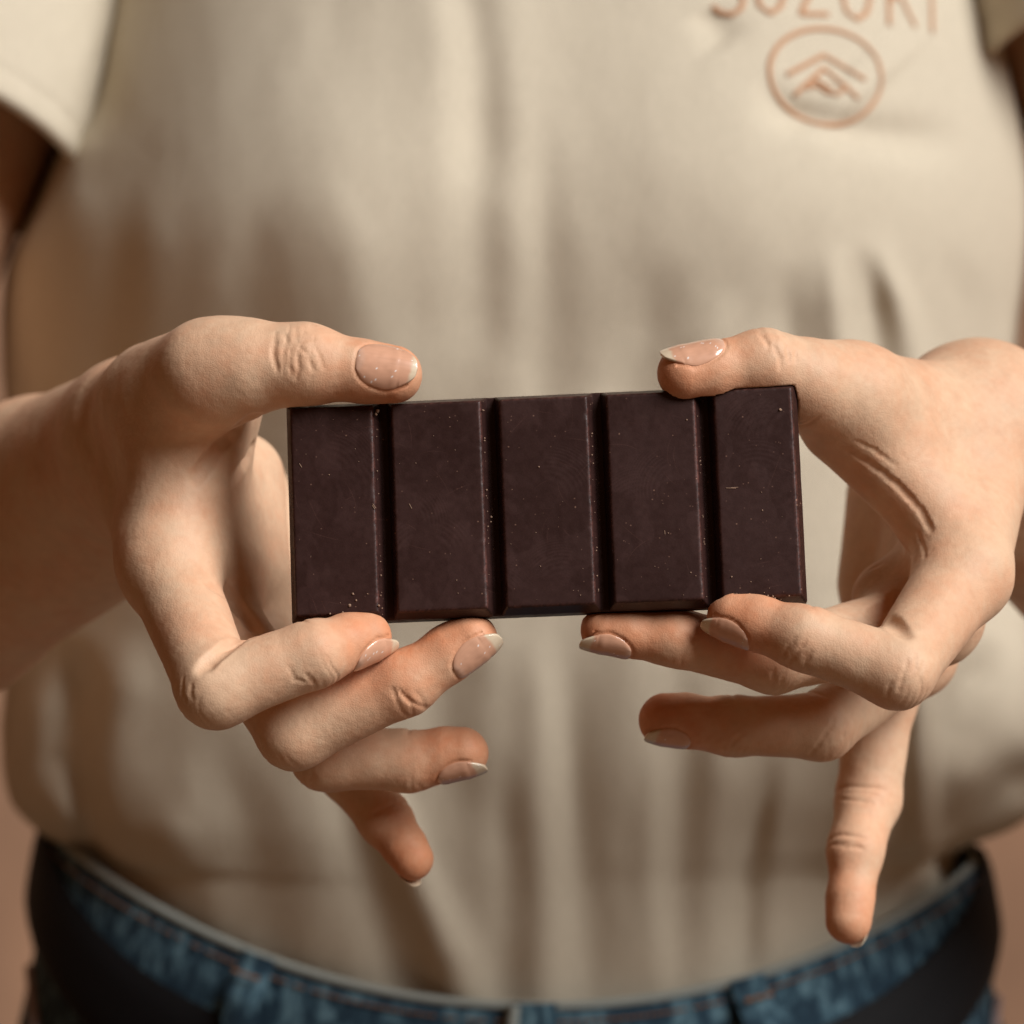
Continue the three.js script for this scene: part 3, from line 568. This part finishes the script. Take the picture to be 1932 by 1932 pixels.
for (const w of [-0.50, 0.455]) {
  const g = sheet(8, 30, (u, v) => { const d = mix(-1, 52, v), o = 4.2 + 5.5 * smooth(0.03, 0.25, v) * (1 - smooth(0.85, 1, v)) + 0.8 * (1 - (2 * u - 1) ** 2); return waist(w + (u - 0.5) * 0.075 + (w > 0 ? 0.012 : -0.012) * v, d, o); }, { flip: true, uv: (u, v) => [u * 0.01, v * 0.05 + w] });
  put('belt_loop', g, denimMat, jeans);
  put('stitching', mergeGeometries([0.15, 0.5, 0.85].map((t) => new THREE.TubeGeometry(new THREE.LineCurve3(W(waist(w + (t - 0.5) * 0.06 - 0.008, 4.2, 9.6)), W(waist(w + (t - 0.5) * 0.06 + 0.008, 4.2, 9.6))), 1, 0.0007, 5))), stitchMat, jeans);
}
put('fly_flap', sheet(14, 20, (u, v) => waist(mix(0.0, 0.075, u) , mix(-1.2, 40, v), 4.4 + 1.2 * (1 - (2 * u - 1) ** 4)), { flip: true, uv: (u, v, p) => [u * 0.02, v * 0.04] }), denimMat, jeans);
put('fly_edge', new THREE.TubeGeometry(new THREE.CatmullRomCurve3([0, 8, 18, 40].map((d) => W(waist(0.004 - 0.0006 * d, d - 0.5, 4.2)))), 20, 0.0022, 8), edgeMat, jeans);
for (const sgn of [-1, 1]) put('pocket_seam', new THREE.TubeGeometry(new THREE.CatmullRomCurve3([[1.35, 42], [1.15, 58], [0.95, 82], [0.8, 120]].map(([w, d]) => W(waist(w * sgn, d, 1.6)))), 40, 0.0016, 8), new THREE.MeshStandardMaterial({ color: lin(0.34, 0.27, 0.27), roughness: 0.9 }), jeans);

// ------------------------------------------------------------------ chocolate bar
//@BAR
{
  const bar = thing('chocolate_bar', 'dark brown chocolate bar of five segments held between two hands', 'chocolate bar');
  bar.position.copy(W(BAR.c)); bar.quaternion.setFromRotationMatrix(BAR.m);
  const hd = BAR.d / 2, TW = 1024, TH = 512;
  // smears, fingerprints and bloom on the surface
  const prints = []; for (let i = 0; i < 16; i++) prints.push({ x: rnd() * BAR.w, y: rnd() * BAR.h, r: 3 + rnd() * 5, a: rnd() * 3, k: 5 + rnd() * 3 });
  const wearAt = (X, Y) => {
    const wx = X + 5 * fbm(X * 0.11, Y * 0.11, 1.1, 3), wy = Y + 5 * fbm(X * 0.11, Y * 0.11, 8.3, 3);
    const patch = smooth(-0.04, 0.05, fbm(wx * 0.12, wy * 0.085, 4.7, 4)), film = 0.5 + 0.5 * fbm(X * 0.05, Y * 0.05, 2.9, 3), fine = noise3(X * 5, Y * 5, 2), mid = fbm(X * 0.8, Y * 0.8, 6.1, 3);
    let lines = 0; for (const q of prints) { const dx = X - q.x, dy = Y - q.y, d = Math.hypot(dx, dy); if (d < q.r) lines += (0.5 + 0.5 * Math.sin((dx * Math.cos(q.a) + dy * Math.sin(q.a) + 0.06 * d * d) * q.k)) * (1 - smooth(q.r * 0.6, q.r, d)); }
    return { patch, film, fine, mid, lines: Math.min(1, lines) };
  };
  const cols = new Uint8Array(TW * TH * 4), rough = new Uint8Array(TW * TH * 4), bump = new Uint8Array(TW * TH * 4);
  const specks = []; for (let i = 0; i < 210; i++) specks.push([rnd() * BAR.w, rnd() * BAR.h, 0.05 + 0.12 * rnd() * rnd(), 0.4 + 0.6 * rnd()]);
  for (let j = 0; j < TH; j++) for (let i = 0; i < TW; i++) {
    const X = i / TW * BAR.w, Y = j / TH * BAR.h, w = wearAt(X, Y), o = (j * TW + i) * 4;
    const l = 1 + 0.07 * (w.patch - 0.5) + 0.20 * (w.film - 0.5) + 0.10 * w.mid + 0.05 * w.fine + 0.06 * w.lines;
    cols[o] = clamp(52 * l, 0, 255); cols[o + 1] = clamp(32 * l, 0, 255); cols[o + 2] = clamp(29 * l, 0, 255); cols[o + 3] = 255;
    const r = 0.43 + 0.05 * (w.patch - 0.5) + 0.12 * (w.film - 0.5) + 0.06 * w.mid + 0.05 * w.lines; rough[o + 1] = clamp(r * 255, 0, 255); rough[o + 3] = 255;
    const b = 128 + 18 * w.mid + 10 * w.lines + 3 * w.patch + 8 * w.fine; bump[o] = bump[o + 1] = bump[o + 2] = clamp(b, 0, 255); bump[o + 3] = 255;
  }
  for (let q = 0; q < 70; q++) {                 // fine scratches and rubbed streaks
    let X = rnd() * BAR.w, Y = rnd() * BAR.h, a = rnd() * 6.28, k = 0.10 + 0.22 * rnd(); const n = 20 + rnd() * 90, bend = (rnd() - 0.5) * 0.03;
    for (let i = 0; i < n; i++) { X += Math.cos(a) * 0.1; Y += Math.sin(a) * 0.1; a += bend; const x = Math.round(X / BAR.w * TW), y = Math.round(Y / BAR.h * TH); if (x < 0 || y < 0 || x >= TW || y >= TH) break; const o = (y * TW + x) * 4, f = k * Math.sin(Math.PI * i / n) * (0.6 + 0.4 * hash(x, y, 1)); cols[o] = mix(cols[o], 130, f); cols[o + 1] = mix(cols[o + 1], 95, f); cols[o + 2] = mix(cols[o + 2], 84, f); bump[o] = bump[o + 1] = bump[o + 2] = clamp(bump[o] - 60 * f, 0, 255); }
  }
  for (const [X, Y, r, k] of specks) for (let dj = -3; dj <= 3; dj++) for (let di = -3; di <= 3; di++) { const i = Math.round(X / BAR.w * TW) + di, j = Math.round(Y / BAR.h * TH) + dj; if (i < 0 || j < 0 || i >= TW || j >= TH) continue; const d = Math.hypot(di * BAR.w / TW, dj * BAR.h / TH); if (d > r + 0.06) continue; const o = (j * TW + i) * 4; cols[o] = mix(cols[o], 150, k * 0.7); cols[o + 1] = mix(cols[o + 1], 118, k * 0.7); cols[o + 2] = mix(cols[o + 2], 98, k * 0.7); }
  const tex = (d, srgb) => { const t = new THREE.DataTexture(d, TW, TH); t.magFilter = THREE.LinearFilter; t.minFilter = THREE.LinearMipmapLinearFilter; t.generateMipmaps = true; if (srgb) t.colorSpace = THREE.SRGBColorSpace; t.needsUpdate = true; return t; };
  const choc = new THREE.MeshPhysicalMaterial({ map: tex(cols, true), roughnessMap: tex(rough), roughness: 1, bumpMap: tex(bump), bumpScale: 0.00012, specularIntensity: 0.5, vertexColors: true });
  const box3 = (qx, qy, qz, r) => { const a = Math.max(qx + r, 0), b = Math.max(qy + r, 0), c = Math.max(qz + r, 0); return Math.hypot(a, b, c) + Math.min(Math.max(qx + r, qy + r, qz + r), 0) - r; };
  const chip = (x, y, z) => 0.10 * Math.max(0, fbm(x * 0.9, y * 0.9, z * 0.9, 3)) + 0.35 * Math.max(0, fbm(x * 0.35 + 9, y * 0.35, z * 0.35, 3) - 0.22);
  const solid = (name, lo, hi, f, wearAndLitRim) => {
    const m = mesh(lo, hi, 0.42, f, () => f, null), n = m.verts.length / 3, uv = new Float32Array(n * 2), pos = new Float32Array(n * 3);
    for (let i = 0; i < n; i++) { const x = m.verts[i * 3], y = m.verts[i * 3 + 1], z = m.verts[i * 3 + 2]; pos.set([x / 1000, y / 1000, z / 1000], i * 3); uv[i * 2] = x / BAR.w + 0.5; uv[i * 2 + 1] = y / BAR.h + 0.5; }
    const g = new THREE.BufferGeometry(); g.setAttribute('position', new THREE.BufferAttribute(pos, 3)); g.setAttribute('normal', new THREE.BufferAttribute(new Float32Array(m.norms), 3)); g.setAttribute('uv', new THREE.BufferAttribute(uv, 2)); g.setIndex(m.idx);
    const col = new Float32Array(n * 3).fill(1); if (wearAndLitRim) for (let i = 0; i < n; i++) { const k = wearAndLitRim(m.verts[i * 3], m.verts[i * 3 + 1], m.verts[i * 3 + 2]); col.set([1 + 3.2 * k, 1 + 2.9 * k, 1 + 2.7 * k], i * 3); } g.setAttribute('color', new THREE.BufferAttribute(col, 3));
    return put(name, g, choc, bar);
  };
  const zs = hd - GROOVE;
  solid('slab', [-BAR.w / 2 - 2, -BAR.h / 2 - 2, -hd - 2], [BAR.w / 2 + 2, BAR.h / 2 + 2, zs + 2], (x, y, z) => box3(Math.abs(x) - BAR.w / 2, Math.abs(y) - BAR.h / 2, Math.abs(z - (zs - hd) / 2) - (zs + hd) / 2, 0.45) + 0.6 * chip(x, y, z));
  const pitch = [-60.5, -37.4, -11.9, 13.3, 38.5, 60.5], gap = 4.5;      // grooves' middles
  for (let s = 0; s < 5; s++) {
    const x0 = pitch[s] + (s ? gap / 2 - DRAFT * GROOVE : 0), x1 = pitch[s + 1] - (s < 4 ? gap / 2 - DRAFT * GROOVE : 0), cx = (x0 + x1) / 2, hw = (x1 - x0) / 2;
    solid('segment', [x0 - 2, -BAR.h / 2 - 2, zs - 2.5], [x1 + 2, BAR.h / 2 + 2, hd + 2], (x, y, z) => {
      const zf = clamp((z - zs) / GROOVE, 0, 1.2) * GROOVE * DRAFT, edge = 1 - smooth(0, 1.4, Math.min(Math.abs(Math.abs(x - cx) - hw + zf), Math.abs(Math.abs(y) - BAR.h / 2 + zf)) + Math.abs(z - hd) * 0.6);
      return box3(Math.abs(x - cx) - hw + zf + 0.02, Math.abs(y) - BAR.h / 2 + zf + 0.06, Math.abs(z - (zs - 1 + hd) / 2) - (hd - zs + 1) / 2, 0.48) + chip(x, y, z) * edge * 1.3 + 0.03 * noise3(x * 0.3, y * 0.3, z * 0.3);
    }, (x, y, z) => {                            // rubbed, crumbly rims; light catching the right edges is put into the colour too
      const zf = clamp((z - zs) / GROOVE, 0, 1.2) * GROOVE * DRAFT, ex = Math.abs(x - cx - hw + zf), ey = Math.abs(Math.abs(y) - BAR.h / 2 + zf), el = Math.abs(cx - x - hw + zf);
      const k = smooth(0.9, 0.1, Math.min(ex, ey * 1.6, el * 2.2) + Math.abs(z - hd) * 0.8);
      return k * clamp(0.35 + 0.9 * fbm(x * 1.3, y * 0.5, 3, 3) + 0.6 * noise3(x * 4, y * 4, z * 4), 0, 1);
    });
  }
  // crumbs and shavings lying on the bar
  const crumbMat = new THREE.MeshStandardMaterial({ color: lin(0.30, 0.19, 0.13), roughness: 0.9 });
  const gs = [], crumb = (x, y, z, r) => { const g = new THREE.IcosahedronGeometry(r / 1000, 0); const p = g.attributes.position; const k = rnd() * 90; for (let i = 0; i < p.count; i++) { const q = 1 + 0.5 * noise3(p.getX(i) * 3000 + k, p.getY(i) * 3000, p.getZ(i) * 3000); p.setXYZ(i, p.getX(i) * q, p.getY(i) * q, p.getZ(i) * q); } g.rotateX(rnd() * 3); g.rotateY(rnd() * 3); g.translate(x / 1000, y / 1000, z / 1000); g.deleteAttribute('uv'); g.computeVertexNormals(); gs.push(g); };
  for (let i = 0; i < 46; i++) { const s = Math.floor(rnd() * 5), x = mix(pitch[s] + 3, pitch[s + 1] - 3, rnd()), y = mix(-24, 24, rnd() ** 1.6); crumb(x, y, hd + 0.05, 0.08 + 0.16 * rnd() * rnd()); }
  for (const [x, y, r] of [[-45.5, -20, 0.3], [-44.8, -21.5, 0.25], [-46.4, -22.6, 0.35], [-38.4, 23.2, 0.5], [-38.9, 22.4, 0.35], [-12.6, -3, 0.28], [-12.7, -4.2, 0.24], [56.2, 19.3, 0.42], [28.7, -8.8, 0.2], [-48, -24.2, 0.25], [-51, -24.4, 0.22], [-39.6, -23, 0.3]]) crumb(x, y, hd - (Math.abs(x + 12.6) < 0.3 ? 1 : -0.05), r);
  for (let i = 0; i < 26; i++) crumb(mix(40, 57, rnd()), -25.6 + rnd() * 1.2, hd - 0.4 + rnd() * 0.6, 0.12 + 0.2 * rnd());
  for (let s = 1; s < 5; s++) for (let i = 0; i < 16; i++) crumb(pitch[s] - 1.7 + 0.3 * rnd(), mix(-25, 25, rnd()), hd - 0.5 - 0.6 * rnd(), 0.08 + 0.14 * rnd());
  const shave = (x, y, l, a) => { const g = new THREE.CapsuleGeometry(0.09e-3, l / 1000, 2, 5).toNonIndexed(); g.deleteAttribute('uv'); g.rotateZ(a); g.translate(x / 1000, y / 1000, (hd + 0.06) / 1000); gs.push(g); };
  shave(-39.9, 0.6, 1.2, 0.6); shave(-40.1, 0.3, 0.9, 0.5); shave(-31.4, 0.2, 1.2, 0.45); shave(-57, 11, 1.0, 0.5); shave(27.9, -8.6, 0.8, 0.05); shave(43.8, 1.2, 2.2, 1.5); shave(44.6, 1.3, 1.6, 1.6);
  const cr = put('crumbs', mergeGeometries(gs.map((g) => g.index ? g.toNonIndexed() : g)), crumbMat, bar); cr.userData.kind = 'stuff';
}
renderer.render(scene, camera);
